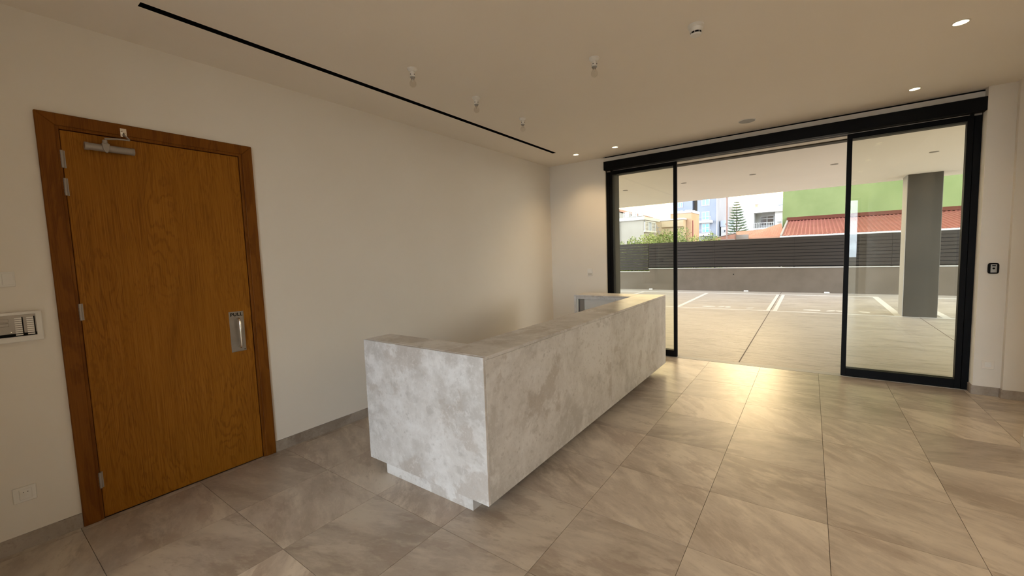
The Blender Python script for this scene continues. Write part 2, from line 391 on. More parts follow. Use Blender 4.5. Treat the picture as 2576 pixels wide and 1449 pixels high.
# skirtings
bh = .087
S(boxes('baseboard_left', [(0, .012, YB, -5.69, 0, bh), (0, .012, -4.577, 0, 0, bh)], SKIRT))
S(boxes('baseboard_back', [(.012, .98, -.012, 0, 0, bh)], SKIRT))
S(boxes('baseboard_right', [(4.88, 5.078, -.104, -.092, 0, bh), (4.88, 4.892, -.092, .02, 0, bh), (5.066, 5.61, -.159, -.147, 0, bh), (5.066, 5.078, -.147, -.092, 0, bh), (5.608, 5.62, -1.49, -.159, 0, bh), (XR-.012, XR, YB, -1.49, 0, bh)], SKIRT))

# ------------------------------------------------------------ timber door
door = S(thing('door_1', (0, -5.13, 0)))
tag(door, 'tall oak veneer door with steel pull handle in the left wall', kind='structure')
b = bb()
yo0, yo1, zo, yi0, yi1, zi = -5.688, -4.578, 2.457, -5.611, -4.650, 2.388
add_poly(b, [(0, yo0, 0), (0, yo0, zo), (0, yi0, zi), (0, yi0, 0)], (.018, 0, 0))
add_poly(b, [(0, yo1, 0), (0, yo1, zo), (0, yi1, zi), (0, yi1, 0)], (.018, 0, 0))
add_poly(b, [(0, yo0, zo), (0, yo1, zo), (0, yi1, zi), (0, yi0, zi)], (.018, 0, 0))
obj('architrave', b, OAKFR, door, bw=.003)
boxes('door_frame', [(-.2, .010, yi0-.03, yi0+.014, 0, zi+.03), (-.2, .010, yi1-.018, yi1+.03, 0, zi+.03), (-.2, .010, yi0+.014, yi1-.018, zi-.016, zi+.03)], OAKFR, door, bw=.002)
ly0, ly1, lz = -5.594, -4.672, 2.368
leaf = box('door_leaf', -.045, .002, ly0, ly1, .006, lz, OAK, door, bw=.002)
for z in (2.20, 2.04, 1.30, .25):
    b = bb(); add_tube(b, [(.010, ly0-.002, z-.05), (.010, ly0-.002, z+.05)], .0075, 10); add_box(b, .0, .004, ly0-.001, ly0+.012, z-.05, z+.05)
    for k in (-.03, -.01, .01, .03): add_tube(b, [(.010, ly0-.002, z+k-.0015), (.010, ly0-.002, z+k+.0015)], .0085, 10)
    hg = obj('hinge', b, SILVER, door, True)
# pull handle with plate and lettering
box('handle_plate', .002, .004, -4.826, -4.726, .888, 1.196, STEEL, leaf, bw=.0008)
ph = [(.004, -4.772, 1.14), (.030, -4.772, 1.143), (.043, -4.772, 1.135), (.048, -4.772, 1.12), (.048, -4.772, .945), (.043, -4.772, .930), (.030, -4.772, .922), (.004, -4.772, .925)]
b = bb(); add_tube(b, ph, .008, 12); tag(obj('pull_handle', b, CHROME, leaf, True), 'polished D shaped bar')
tcv = bpy.data.curves.new('lettering', 'FONT'); tcv.body = 'PULL'; tcv.size = .034; tcv.align_x = 'CENTER'; tcv.extrude = .0003; tcv.offset = .0012; tcv.space_character = 1.15
tmp = bpy.data.objects.new('tmp_text', tcv); C.objects.link(tmp); bpy.context.view_layer.update()
me = bpy.data.meshes.new_from_object(tmp.evaluated_get(bpy.context.evaluated_depsgraph_get())); bpy.data.objects.remove(tmp)
me.materials.clear(); me.materials.append(BLACK)
lt = bpy.data.objects.new('lettering', me); C.objects.link(lt); lt.parent = leaf
lt.matrix_local = Matrix.Translation(Vector((.0046, -4.776, 1.162)) - ORG[leaf]) @ Matrix(((0,0,1,0), (1,0,0,0), (0,1,0,0), (0,0,0,1)))
tag(lt, 'black capital letters PULL on the plate')
for z in (.90,): 
    b = bb(); add_tube(b, [(.004, -4.737, z), (.0055, -4.737, z)], .0035, 8); obj('screw', b, DARK, leaf)

# door closer
dc = thing('door_closer', (.002, -5.40, 2.29), 'silver overhead closer cylinder on the hinge side of the oak door', 'door closer')
b = bb(); add_tube(b, [(.040, -5.492, 2.288), (.040, -5.285, 2.288)], .021, 20); obj('closer_body', b, SILVER, dc, True)
b = bb(); add_tube(b, [(.040, -5.503, 2.288), (.040, -5.486, 2.288)], .0235, 20); obj('end_cap', b, SILVER, dc, True)
b = bb(); add_tube(b, [(.040, -5.292, 2.288), (.040, -5.279, 2.288)], .0225, 20); obj('end_cap', b, SILVER, dc, True)
b = bb(); add_poly(b, [(.058, -5.43, 2.312), (.058, -5.395, 2.312), (.058, -5.398, 2.276), (.058, -5.408, 2.258), (.058, -5.417, 2.258), (.058, -5.427, 2.276)], (.009, 0, 0)); add_box(b, .002, .058, -5.428, -5.398, 2.276, 2.318); obj('bracket', b, SILVER, dc, bw=.002)
b = bb(); add_tube(b, [(.045, -5.413, 2.318), (.045, -5.413, 2.336)], .012, 14); obj('spindle', b, SILVER, dc, True)
b = bb(); add_tube(b, [(.045, -5.413, 2.345), (.052, -5.36, 2.352), (.060, -5.30, 2.354)], [.006, .005, .005], 8)
add_tube(b, [(.060, -5.30, 2.356), (.030, -5.318, 2.390), (.020, -5.318, 2.41)], .005, 8); obj('arm', b, SILVER, dc, True)
b = bb(); add_box(b, .018, .023, -5.333, -5.303, 2.378, 2.43); add_tube(b, [(.023, -5.318, 2.408), (.040, -5.318, 2.410)], .012, 12); add_tube(b, [(.040, -5.318, 2.410), (.046, -5.318, 2.410)], .009, 12); obj('frame_shoe', b, CHROME, dc, True)

# ------------------------------------------------------------ things on the left wall
ic = thing('intercom_panel', (0, -6.0, 1.25), 'stainless entry panel with two columns of name slots in white box left of the door', 'intercom')
box('back_box', .0, .030, -6.32, -5.752, 1.168, 1.334, WHITE_PL, ic, bw=.003)
fp = box('face_plate', .030, .033, -6.30, -5.775, 1.200, 1.318, STEEL, ic, bw=.0008)
box('bottom_strip', .033, .0345, -6.30, -5.777, 1.200, 1.217, BLACK, ic)
for k in range(2):
    y0 = -5.853 + k*.043
    boxes('key_strip_backing', [(.033, .0336, y0+.026, y0+.031, 1.206, 1.306)], BLACK, fp)
    for q in range(9):
        z = 1.206 + q*.0112; box('name_slot', .033, .0352, y0, y0+.026, z, z+.0068, WHITE_PL, fp)
for z in (1.292, 1.268): box('button', .033, .037, -5.93, -5.873, z-.009, z+.009, STEEL, fp, bw=.0015)
b = bb(); add_tube(b, [(.033, -5.868, 1.226), (.035, -5.868, 1.226)], .003, 8); obj('screw', b, CHROME, fp)

sw = thing('light_switch', (0, -5.87, 1.51), 'white wall switch plate above the steel entry panel at the left edge', 'switch')
box('plate', 0, .008, -5.975, -5.829, 1.474, 1.556, WHITE_PL, sw, bw=.002)
for k in range(3): box('rocker', .008, .0115, -5.965+k*.045, -5.925+k*.045, 1.484, 1.546, WHITE_PL, sw, bw=.001)
sk = thing('wall_socket', (0, -5.895, .31), 'white double socket plate low on the left wall before the door', 'socket')
box('plate', 0, .009, -5.938, -5.852, .27, .356, WHITE_PL, sk, bw=.002)
box('socket_face', .009, .012, -5.915, -5.868, .285, .342, WHITE_PL, sk, bw=.0015)
for dy in (-.008, .008): 
    b = bb(); add_tube(b, [(.0119, -5.891+dy, .325), (.0125, -5.891+dy, .325)], .002, 8); obj('socket_hole', b, DARK, sk)

# back wall switch
bs_ = thing('wall_switch', (.70, 0, 1.24), 'small square white switch beside the glazed front behind the desk', 'switch')
box('plate', .655, .744, -.008, 0, 1.186, 1.294, WHITE_PL, bs_, bw=.002)
box('rocker', .665, .734, -.0115, -.008, 1.232, 1.284, WHITE_PL, bs_, bw=.001)
box('lower_module', .665, .734, -.010, -.008, 1.194, 1.222, mat('module_beige', (.58,.53,.46), .4), bs_, bw=.001)

# reader on the right pier
rd = thing('access_reader', (4.985, -.092, 1.26), 'small black and grey access reader on the pier right of the glazing', 'card reader')
b = bb()
pr = []
for k in range(24):
    a = 2*math.pi*k/24; ca, sa = math.cos(a), math.sin(a)
    pr.append((4.985 + .037*math.copysign(abs(ca)**.45, ca), -.092, 1.262 + .052*math.copysign(abs(sa)**.35, sa)))
add_poly(b, pr, (0, -.018, 0)); obj('case', b, BLACK, rd, bw=.002)
box('fascia', 4.965, 5.006, -.1125, -.110, 1.222, 1.302, GREYPL, rd, bw=.001)
box('display', 4.974, 4.997, -.114, -.1125, 1.284, 1.293, BLACK, rd)
b = bb(); add_lathe(b, 0, 0, [(0, 0), (.009, 0), (.009, .002), (0, .002)], 14)
bmesh.ops.rotate(b, verts=b.verts, cent=(0,0,0), matrix=Matrix.Rotation(math.radians(90), 3, 'X')); bmesh.ops.translate(b, verts=b.verts, vec=(4.985, -.1125, 1.262)); obj('sensor', b, BLACK, rd)
rs = thing('blank_socket', (4.985, -.092, .31), 'white socket plate low on the pier under the black reader', 'socket')
box('plate', 4.945, 5.028, -.100, -.092, .268, .355, PLASTER, rs, bw=.002); box('socket_face', 4.965, 5.008, -.102, -.100, .288, .335, WHITE_PL, rs, bw=.001)

# ------------------------------------------------------------ automatic glazed front
win = S(thing('window_1', (2.9, .05, 0)))
tag(win, 'black framed glazed front with fixed side lights', kind='structure')
boxes('jamb', [(.98, 1.028, .03, .25, 0, 2.80)], BLACK, win, bw=.002)
boxes('jamb', [(4.838, 4.89, .03, .25, 0, 2.80)], BLACK, win, bw=.002)
boxes('top_rail', [(.98, 4.89, .03, .15, 2.785, 2.86)], BLACK, win)
for a, b_ in ((1.028, 2.001), (3.868, 4.838)):
    sf = boxes('side_light_frame', [(a, a+.04, .10, .14, 0, 2.785), (b_-.04, b_, .10, .14, 0, 2.785), (a+.04, b_-.04, .10, .14, 0, .095), (a+.04, b_-.04, .10, .14, 2.725, 2.785)], BLACK, win, bw=.001)
    box('pane', a+.04, b_-.04, .115, .123, .095, 2.725, GLASS, win)
hd = S(boxes('trim_3', [(.993, 4.892, -.092, .03, 2.777, 2.906)], BLACK, bw=.003)); tag(hd, 'black operator casing over the glazing')
for x in (1.005, 4.83): box('end_bracket', x, x+.05, .005, .028, 2.762, 2.777, SILVER, hd)
box('cover_joint', 1.1, 4.8, .012, .018, 2.772, 2.777, SILVER, hd)
for nm, a, b_, lab in (('door_2', 1.032, 2.018, 'left sliding glass leaf, parked open behind the desk'), ('door_3', 3.862, 4.836, 'right sliding glass leaf, parked open beside the right pier')):
    d = S(thing(nm, ((a+b_)/2, .05, .004))); d['label'] = lab
    boxes('leaf_frame', [(a, a+.046, .035, .075, .008, 2.775), (b_-.046, b_, .035, .075, .008, 2.775), (a+.046, b_-.046, .035, .075, .008, .098), (a+.046, b_-.046, .035, .075, 2.722, 2.775)], BLACK, d, bw=.0015)
    box('pane', a+.046, b_-.046, .05, .058, .098, 2.722, GLASS, d)
S(box('threshold', .98, 4.89, .02, .14, -.1, 0.002, COPING))

# ------------------------------------------------------------ reception desk
desk = thing('reception_desk', (1.48, -2.46, 0), 'long U shaped reception desk clad in pale grey marble with recessed plinth', 'desk')
X0, X1, Y0, Y1, ZB, ZT, T = .915, 2.05, -4.304, -.655, .088, .976, .02
seam = -2.45
g_ = .0012
tag(box('end_panel', X0, X1, Y0, Y0+T, ZB, ZT-g_, STONE, desk, bw=.0012), 'near end slab of pale marble')
box('front_panel', X1-T, X1, Y0+T+g_, seam-g_, ZB, ZT-T-g_, STONE, desk, bw=.0012)
box('front_panel', X1-T, X1, seam+g_, Y1-T, ZB, ZT-T-g_, STONE, desk, bw=.0012)
box('far_panel', X0, X1, Y1-T, Y1, ZB, ZT-T-g_, STONE, desk, bw=.0012)
WI = 1.722; WN = -4.065; WF = -.99
box('counter_slab', WI, X1, Y0+T+g_, seam-g_, ZT-T, ZT, STONE, desk, bw=.0012)
box('counter_slab', WI, X1, seam+g_, Y1, ZT-T, ZT, STONE, desk, bw=.0012)
box('counter_slab', X0, WI-g_, Y0+T+g_, WN, ZT-T, ZT, STONE, desk, bw=.0012)
box('counter_slab', X0, WI-g_, WF, Y1, ZT-T, ZT, STONE, desk, bw=.0012)
# staff side lining
box('inner_panel', WI, WI+.018, WN, WF, ZB, ZT-T-g_, WHITE_PL, desk)
box('inner_panel', X0+T, WI, WN-.02, WN-.002, ZB, ZT-T-g_, WHITE_PL, desk)
box('side_panel', X0, X0+T, Y0+T+g_, WN, ZB, ZT-T-g_, STONE, desk, bw=.001)
box('side_panel', X0, X0+.03, WF, Y1-T, ZB, ZT-T-g_, STONE, desk, bw=.001)
box('fascia_strip', X0+.03, WI, WF, WF+.02, ZT-.055, ZT-T-g_, STONE, desk, bw=.001)
box('shelf_upright', X0+.03, X0+.058, WF+.01, Y1-T-.001, ZB, ZT-.058, WHITE_PL, desk)
box('shelf_upright', X0+.078, X0+.14, WF+.02, Y1-T-.001, ZB, ZT-.058, CREAM, desk)
box('shelf_back', X0+.14, WI, WF+.03, WF+.05, ZB, ZT-.058, WHITE_PL, desk)
box('underside', X0+T, X1-T, Y0+T, Y1-T, ZB, ZB+.018, GREYPL, desk)
boxes('plinth', [(1.072, 1.905, Y0+.022, Y1-.15, 0, ZB)], STONE, desk, bw=.0012)

# ------------------------------------------------------------ ceiling fittings
def bulb_holder(x, y):
    t = thing('bulb_holder', (x, y, H), None, 'light bulb', 'bare bulbs on the ceiling')
    b = bb(); add_lathe(b, x, y, [(0, H), (.037, H), (.037, H-.008), (.026, H-.022), (.020, H-.024), (0, H-.024)], 20); obj('ceiling_rose', b, WHITE_PL, t, True)
    b = bb(); add_lathe(b, x, y, [(0, H-.024), (.017, H-.024), (.019, H-.040), (.019, H-.062), (0, H-.062)], 18); hb = obj('lamp_socket', b, WHITE_PL, t, True)
    for a in (0, 1.6, 3.1, 4.7):
        b = bb(); add_box(b, x+.0195*math.cos(a)-.002, x+.0195*math.cos(a)+.002, y+.0195*math.sin(a)-.002, y+.0195*math.sin(a)+.002, H-.05, H-.043); obj('socket_slot', b, DARK, hb)
    b = bb(); add_lathe(b, x, y, [(0, H-.062), (.0195, H-.062), (.0195, H-.067), (0, H-.067)], 18); obj('socket_ring', b, GREYPL, hb, True)
    b = bb(); add_lathe(b, x, y, [(0, H-.067), (.014, H-.067), (.013, H-.078), (0, H-.078)], 16); obj('bulb_cap', b, SILVER, t, True)
    b = bb(); pr_ = [(.0125, H-.078)]
    for k in range(11):
        a = math.radians(-60 + k*15); pr_.append((.026*math.cos(a), H-.112 - .026*math.sin(a)))
    pr_ = [(.0125, H-.078), (.015, H-.086), (.021, H-.096)] + [(.026*math.cos(math.radians(a)), H-.112-.026*math.sin(math.radians(a))) for a in (-20, 0, 20, 40, 60, 78)] + [(0, H-.138)]
    add_lathe(b, x, y, pr_, 20, False); gb = obj('bulb', b, BULBG, t, True)
    b = bb(); add_tube(b, [(x, y, H-.078), (x, y, H-.100)], .003, 6); obj('filament_stem', b, WHITE_PL, gb)
    return t
b0 = bulb_holder(1.066, -3.838); b0['label'] = 'clear bare bulb on the ceiling, nearest of the row of three by the black slot'
copy_tree(b0, (1.060, -3.089, H), 'clear bare bulb, middle one of the row of three by the black slot')
copy_tree(b0, (1.052, -2.330, H), 'clear bare bulb, farthest of the row of three by the black slot')
copy_tree(b0, (2.216, -3.087, H), 'clear bare bulb standing alone between the row of three and the smoke detector')

sd = thing('smoke_detector', (2.919, -3.070, H), 'white round smoke detector with black vents on the ceiling', 'smoke detector')
sx, sy = 2.919, -3.070
b = bb(); add_lathe(b, sx, sy, [(0, H), (.050, H), (.051, H-.012), (.047, H-.016), (.040, H-.020), (.038, H-.038), (.036, H-.044), (0, H-.044)], 32); obj('base', b, WHITE_PL, sd, True)
b = bb(); add_lathe(b, sx, sy, [(0, H-.044), (.032, H-.044), (.032, H-.056), (0, H-.056)], 24); obj('vent', b, DARK, sd, True)
for k in range(8):
    b = bb(); a = k*math.pi/4; add_tube(b, [(sx+.0335*math.cos(a), sy+.0335*math.sin(a), H-.042), (sx+.0335*math.cos(a), sy+.0335*math.sin(a), H-.057)], .0018, 6); obj('vent_rib', b, WHITE_PL, sd)
b = bb(); add_lathe(b, sx, sy, [(0, H-.056), (.034, H-.056), (.034, H-.058), (.029, H-.065), (.014, H-.070), (0, H-.070)], 28); obj('cap', b, WHITE_PL, sd, True)

sp = thing('ceiling_speaker', (2.932, -.53, H), 'flat round grey speaker grille in the ceiling near the glazed front', 'speaker')
b = bb(); add_lathe(b, 2.932, -.53, [(0, H), (.090, H), (.090, H-.004), (.083, H-.006), (0, H-.006)], 36); obj('trim_ring', b, WHITE_PL, sp, True)
b = bb(); add_lathe(b, 2.932, -.53, [(0, H-.006), (.081, H-.006), (.079, H-.009), (0, H-.0095)], 36); obj('grille', b, mat('grille_mesh', (.42,.41,.39), .6), sp, True)

DL = 34
dl_mat = mat('trim_white', (.8,.76,.68), .4)
def downlight(x, y, label, r=.047, e_=1.0, proto=[None]):
    if proto[0] is None:
        t = thing('downlight', (x, y, H), label, 'ceiling light', 'lit round downlights')
        b = bb(); add_lathe(b, x, y, [(r-.009, H-.001), (r, H-.001), (r, H-.0035), (r-.004, H-.005), (r-.009, H-.004), (r-.009, H-.001)], 28, False); obj('trim_ring', b, dl_mat, t, True)
        b = bb(); add_lathe(b, x, y, [(0, H-.0005), (r-.009, H-.0005), (r-.009, H-.003), (0, H-.003)], 28); obj('lens', b, LAMP, t, True)
        proto[0] = t
    else: t = copy_tree(proto[0], (x, y, H), label)
    l = bpy.data.lights.new('downlight_lamp', 'SPOT'); l.energy = DL*e_; l.color = (1, .74, .42); l.spot_size = math.radians(118); l.spot_blend = 1.0; l.shadow_soft_size = .035
    lo = bpy.data.objects.new('downlight_lamp', l); C.objects.link(lo); lo.location = (x, y, H-.02)
downlight(.731, -.475, 'lit round downlight nearest the far left corner of the ceiling', e_=.38)
downlight(1.332, -.476, 'lit round downlight left of the glazing, second from the corner', e_=.38)
downlight(4.321, -.510, 'lit round downlight at the right end of the glazing', e_=.2)
downlight(4.329, -1.950, 'largest lit downlight, near the upper right corner of the photo', e_=.35)
for y, q in ((-3.38, 'first'), (-4.81, 'second'), (-6.18, 'third')): downlight(4.34, y, 'lit downlight on the right side of the ceiling, %s beyond the frame edge' % q, e_=.5)
downlight(1.9, -7.6, 'added unseen fill downlight behind the viewer on the door side', e_=1.2)  # unseen lamp added to lift the warm ambient light
downlight(2.4, -8.2, 'added unseen fill downlight behind the viewer in mid room', e_=2)  # second added lamp out of view, stronger warm fill

# ------------------------------------------------------------ outside: paved undercroft
pav = S(box('pavement', -14, 20, .14, 10.45, -.15, -.004, CONC))
pj = [box('control_joint', 2.782, 2.796, .14, 10.4, -.0045, -.0025, mat('joint_dark', (.16,.13,.11), .9), pav), box('control_joint', 5.375, 5.385, .14, 5.5, -.0045, -.0025, bpy.data.materials['joint_dark'], pav)]
def line(x0, x1, y0, y1): box('painted_line', x0, x1, y0, y1, -.004, -.0015, LINE, pav)
line(-6.5, 5.15, 9.50, 9.60); line(-6.5, 8.5, 5.53, 5.60)
for x in (-3.85, -1.62, .60): line(x, x+.10, 5.6, 9.5)
line(2.70, 2.775, 5.6, 9.5); line(2.84, 2.925, 5.6, 9.5); line(5.02, 5.15, 5.6, 9.5); line(5.72, 5.85, 5.6, 9.5); line(5.72, 8.5, 9.5, 9.6)
# worn bay marks (illegible even in the photograph)
def mark(cx, cy, a, b_, sk_=0):
    b = bb(); pts = [(cx + a*math.cos(2*math.pi*k/14) + sk_*math.sin(2*math.pi*k/14), cy + b_*math.sin(2*math.pi*k/14), -.004) for k in range(14)]
    add_poly(b, pts, (0, 0, .0025)); obj('bay_mark', b, LINE, pav)
for m_ in ((1.36, 5.93, .15, .10, .05), (1.66, 5.95, .05, .10, .05), (1.82, 5.95, .07, .11, .0), (2.33, 5.92, .05, .10, .06), (3.60, 5.99, .17, .10, 0), (3.96, 6.00, .07, .11, .05), (4.14, 6.00, .075, .11, -.04), (4.56, 6.02, .08, .11, -.05)): mark(*m_)
for x in (-5.1, -1.56, 1.75, 4.0): 
    wb = box('wheel_bumper', x-.07, x+.07, 10.33, 10.39, -.003, .04, LINE, bw=.01)
    tag(wb, 'small white kerb block at the foot of the grey boundary wall', 'kerb block', 'white blocks along the boundary wall')
    wb['label'] = {-5.1: 'small white block at wall foot, hidden behind the left pier', -1.56: 'small white block at the wall foot, seen through the left glass leaf', 1.75: 'small white block at the wall foot, left one in the open doorway', 4.0: 'small white block at the wall foot, beside the right glass leaf'}[x]

bw_ = S(thing('boundary_wall', (2, 10.45, 0)))
boxes('wall_body', [(-14, -1.62, 10.4, 10.6, -.1, .70), (-1.62, 20, 10.4, 10.6, -.1, .815)], RENDERW, bw_)
box('coping', -14, -1.60, 10.375, 10.625, .70, .722, COPING, bw_, bw=.003)
box('coping', -1.66, 3.0, 10.375, 10.625, .815, .838, COPING, bw_, bw=.003)
box('coping', 3.003, 8.0, 10.375, 10.625, .815, .838, COPING, bw_, bw=.003)
box('coping', 8.003, 20, 10.375, 10.625, .815, .838, COPING, bw_, bw=.003)
b = bb(); add_tube(b, [(1.35, 10.395, .60), (1.35, 10.401, .60)], .02, 12); obj('weep_hole', b, DARK, bw_)

fence = thing('slat_fence', (2, 10.5, .838), 'dark brown horizontal slat fence on top of the grey boundary wall', 'fence')
fx = [-14] + [-1.68 - 2.4*k for k in range(4, 0, -1)] + [-1.68 + 2.4*k for k in range(0, 8)] + [20]
pitch = .1065; sl_m = {}
for a, b_ in zip(fx, fx[1:]):
    z0 = .735 if b_ <= -1.6 else .85
    n_ = 10 if b_ <= -1.6 else 9
    lft = b_ <= -1.6; wd = round(b_-a-(.05 if lft else .004), 3)
    for k in range(n_):
        z1_ = 1.83 - k*pitch; hh = (.094 if b_ <= -1.6 else   .093) if k else .100
        if z1_-hh < z0-.02: continue
        key = (wd, hh)
        if key not in sl_m:
            q = bb(); add_box(q, 0, wd, -.011, .011, 0, hh); bev(q, .005); me = bpy.data.meshes.new('slat'); q.to_mesh(me); q.free(); me.materials.append(SLAT); sl_m[key] = me
        s_ = bpy.data.objects.new('slat', sl_m[key]); C.objects.link(s_); s_.parent = fence; s_.location = Vector((a+(.025 if lft else .002), 10.5, z1_-hh)) - ORG[fence]
box('backing_sheet', -1.66, 20, 10.515, 10.520, .86, 1.80, BLACK, fence)
for x in fx[1:-1]: box('fence_post', x-.025, x+.025, 10.521, 10.563, .72 if x < -1.7 else .838, 1.83, SLAT, fence, bw=.002)

cc_ = S(box('concrete_column', 5.130, 5.640, 5.56, 6.06, -.004, 2.9, COLUMN, bw=.008)); box('lit_face_panel', 5.120, 5.130, 5.565, 6.055, -.002, 2.898, mat('lit_face_tone', (.34,.32,.29), .6), cc_)  # paler left panel puts the side daylight into the column's colour
S(box('plaster_column', -2.65, -2.15, 5.56, 6.06, -.004, 2.9, COLUMN, bw=.012))
S(box('soffit', -2.7, 7.2, .53, 6.08, 2.9, 3.3, SOFF))
S(box('soffit_edge', -2.7, 7.2, 6.085, 6.50, 2.905, 3.5, SOFF))
S(box('upper_storeys', -2.7, 7.2, -9.55, 6.45, 3.5, 9.0, PLASTER))
S(boxes('facade_wall', [(-2.7, -.25, .25, .53, -.1, 3.3), (5.75, 7.2, .25, .53, -.1, 3.3)], PLASTER))
for k, (x, y) in enumerate(((1.426, 2.95), (2.65, 2.94), (3.85, 2.94), (5.05, 2.94), (.2, 2.95))):
    b = bb(); add_lathe(b, x, y, [(0, 2.9), (.055, 2.9), (.055, 2.894), (.04, 2.892), (0, 2.896)], 24)
    o = obj('soffit_light', b, mat('unlit_lens%d' % k, (.30,.27,.23), .4), None, True, base=(x, y, 2.9)); tag(o, None, 'ceiling light', 'unlit soffit lights')
    o['label'] = ('unlit round soffit light outside, left one in the open doorway', 'unlit round soffit light outside, middle one in the open doorway', 'unlit round soffit light outside, right one in the open doorway', 'unlit round soffit light outside above the right glass leaf', 'unlit round soffit light outside above the left glass leaf')[k]

S(box('ground', -80, 80, -60, 100, -.4, -.16, ASPH))

# ------------------------------------------------------------ neighbours beyond the fence
# green house wall
gh = thing('green_house', (10, 18, -.16), 'tall green rendered gable wall rising behind the red metal roof', 'building')
box('wall', 2.47, 15, 17.2, 24, -.16, 8.5, GREENW, gh)
box('roof_slab', 2.4, 15.1, 17.1, 24.1, 8.5, 8.7, CREAM, gh)
# corrugated shed
sh = thing('red_shed', (7, 14.5, -.16), 'low shed with red corrugated metal roof against the green wall', 'shed')
gy0, gz0, gy1, gz1 = 12.0, 1.905, 17.1, 2.70
sxl, sxr = 2.70, 13.0
b = bb(); n_ = int((sxr-sxl)/.125); pts = []
for k in range(n_):
    x = sxl + k*.125; pts += [(x, 0), (x+.055, 0), (x+.07, .022), (x+.10, .022), (x+.115, 0)]
pts.append((sxr, 0))
vv = [[b.verts.new((x, y, z+h)) for x, h in pts] for y, z in ((gy0, gz0), (gy1, gz1))]
vl = [[b.verts.new((x, y, z+h-.006)) for x, h in pts] for y, z in ((gy0, gz0), (gy1, gz1))]
for k in range(len(pts)-1):
    b.faces.new((vv[0][k], vv[0][k+1], vv[1][k+1], vv[1][k])); b.faces.new((vl[0][k], vl[1][k], vl[1][k+1], vl[0][k+1])); b.faces.new((vl[0][k], vl[0][k+1], vv[0][k+1], vv[0][k]))
tag(obj('corrugated_roof', b, REDMET, sh), 'pinkish red ribbed metal sheets')
b = bb(); add_poly(b, [(sxl-.05, gy1-.28, gz1-.01), (sxl-.05, gy1+.09, gz1+.16), (sxl-.05, gy1+.09, gz1-.08)], (sxr-sxl+.05, 0, 0)); obj('ridge_flashing', b, REDDK, sh)
b = bb(); add_tube(b, [(sxl-.06, gy0-.05, gz0-.035), (sxr, gy0-.05, gz0-.035)], .042, 12); obj('gutter', b, WHITER, sh, True)
b = bb(); add_poly(b, [(sxl-.06, gy0, gz0-.02), (sxl-.06, gy1, gz1-.02), (sxl-.06, gy1, gz1+.05), (sxl-.06, gy0, gz0+.05)], (.06, 0, 0)); obj('verge_trim', b, CREAM, sh)
box('wall', sxl+.05, sxr, gy0+.15, 17.1, -.16, 1.86, RENDERW, sh)

# tiled bungalow roof
th = thing('tiled_house', (1.5, 16.5, -.16), 'small house with orange clay tile hip roof in front of the white balcony house', 'building')
def roofmesh(name, faces, m, par, thick=.08):
    b = bb()
    for fpt in faces: add_poly(b, fpt, (0, 0, -thick))
    return obj(name, b, m, par)
roofmesh('tile_roof', [[(.93, 15.5, 1.975), (2.62, 15.5, 1.975), (2.44, 17.0, 2.60), (2.40, 17.0, 2.60), (1.25, 16.5, 2.16)],
                       [(.57, 17.0, 2.326), (.75, 16.2, 2.06), (1.25, 16.5, 2.16), (2.40, 17.0, 2.60), (1.69, 17.0, 2.37)]], TILER, th)
box('wall', .95, 2.44, 15.7, 16.95, -.16, 1.93, CREAM, th)
box('wall', .55, .95, 16.3, 16.95, -.16, 2.0, CREAM, th)
rk = box('fascia', .52, 1.28, 15.3, 15.42, 1.86, 2.12, CREAM, th)
lh = thing('brown_outhouse', (.1, 15, -.16), 'low brown mono-pitch roof with cream verge just above the fence', 'building')
b = bb(); add_poly(b, [(-.70, 14.8, 1.87), (.80, 14.8, 2.185), (.80, 15.25, 2.185), (-.70, 15.25, 1.87)], (0, 0, .03)); obj('verge_trim', b, CREAM, lh)
b = bb(); add_poly(b, [(-.66, 14.75, -.16), (.80, 14.75, -.16), (.80, 14.75, 2.16), (-.66, 14.75, 1.86)], (0, .45, 0)); obj('roof', b, BROWNR, lh)
box('wall', .15, .83, 14.6, 14.74, -.16, 1.93, CREAM, lh)

# pole
b = bb(); add_tube(b, [(.895, 12, -.16), (.895, 12, 1.9), (.89, 12, 6.0)], [.035, .030, .022], 10)
pl = obj('steel_pole', b, POLEM, None, True, base=(.895, 12, -.16)); tag(pl, 'thin rust brown pole rising beside the pine behind the fence', 'pole')
b = bb(); add_tube(b, [(.90, 12, 2.42), (.86, 11.98, 2.5)], .03, 8); obj('clamp', b, POLEM, pl)

# pine with whorled branches
pn = thing('norfolk_pine', (-1.07, 30, -.16), 'symmetrical pine with tiers of drooping branches beside the pole', 'tree')
b = bb(); add_tube(b, [(-1.07, 30, -.16), (-1.07, 30, 3), (-1.08, 30, 5.2)], [.10, .05, .012], 8); obj('trunk', b, BARK, pn)
random.seed(5)
for k in range(13):
    z = 2.55 + k*.205; R = .72*(1 - (k/13.5))**.75 + .06; b = bb(); nb = 9
    for q in range(nb):
        a = 2*math.pi*(q + .37*k)/nb + random.uniform(-.15, .15); RR = R*random.uniform(.85, 1.15)
        P_ = [(-1.07 + RR*s*math.cos(a), 30 + RR*s*math.sin(a), z - .05*s + .16*s*s*RR/.6) for s in (0, .35, .7, 1.0)]
        add_tube(b, P_, [.015, .035, .045, .012], 5)
        for s in (.3, .45, .6, .75, .9):
            c0 = Vector((-1.07 + RR*s*math.cos(a), 30 + RR*s*math.sin(a), z - .05*s + .16*s*s*RR/.6))
            for sg in (-1, 1):
                sd_ = Vector((-math.sin(a)*sg, math.cos(a)*sg, 0)); ln = .13*(1.15-s)+.03
                add_tube(b, [c0, c0 + sd_*ln + Vector((math.cos(a), math.sin(a), .3))*.04], [.022, .008], 4)
    tag(obj('branch_whorl', b, PINEM, pn), kind='stuff')

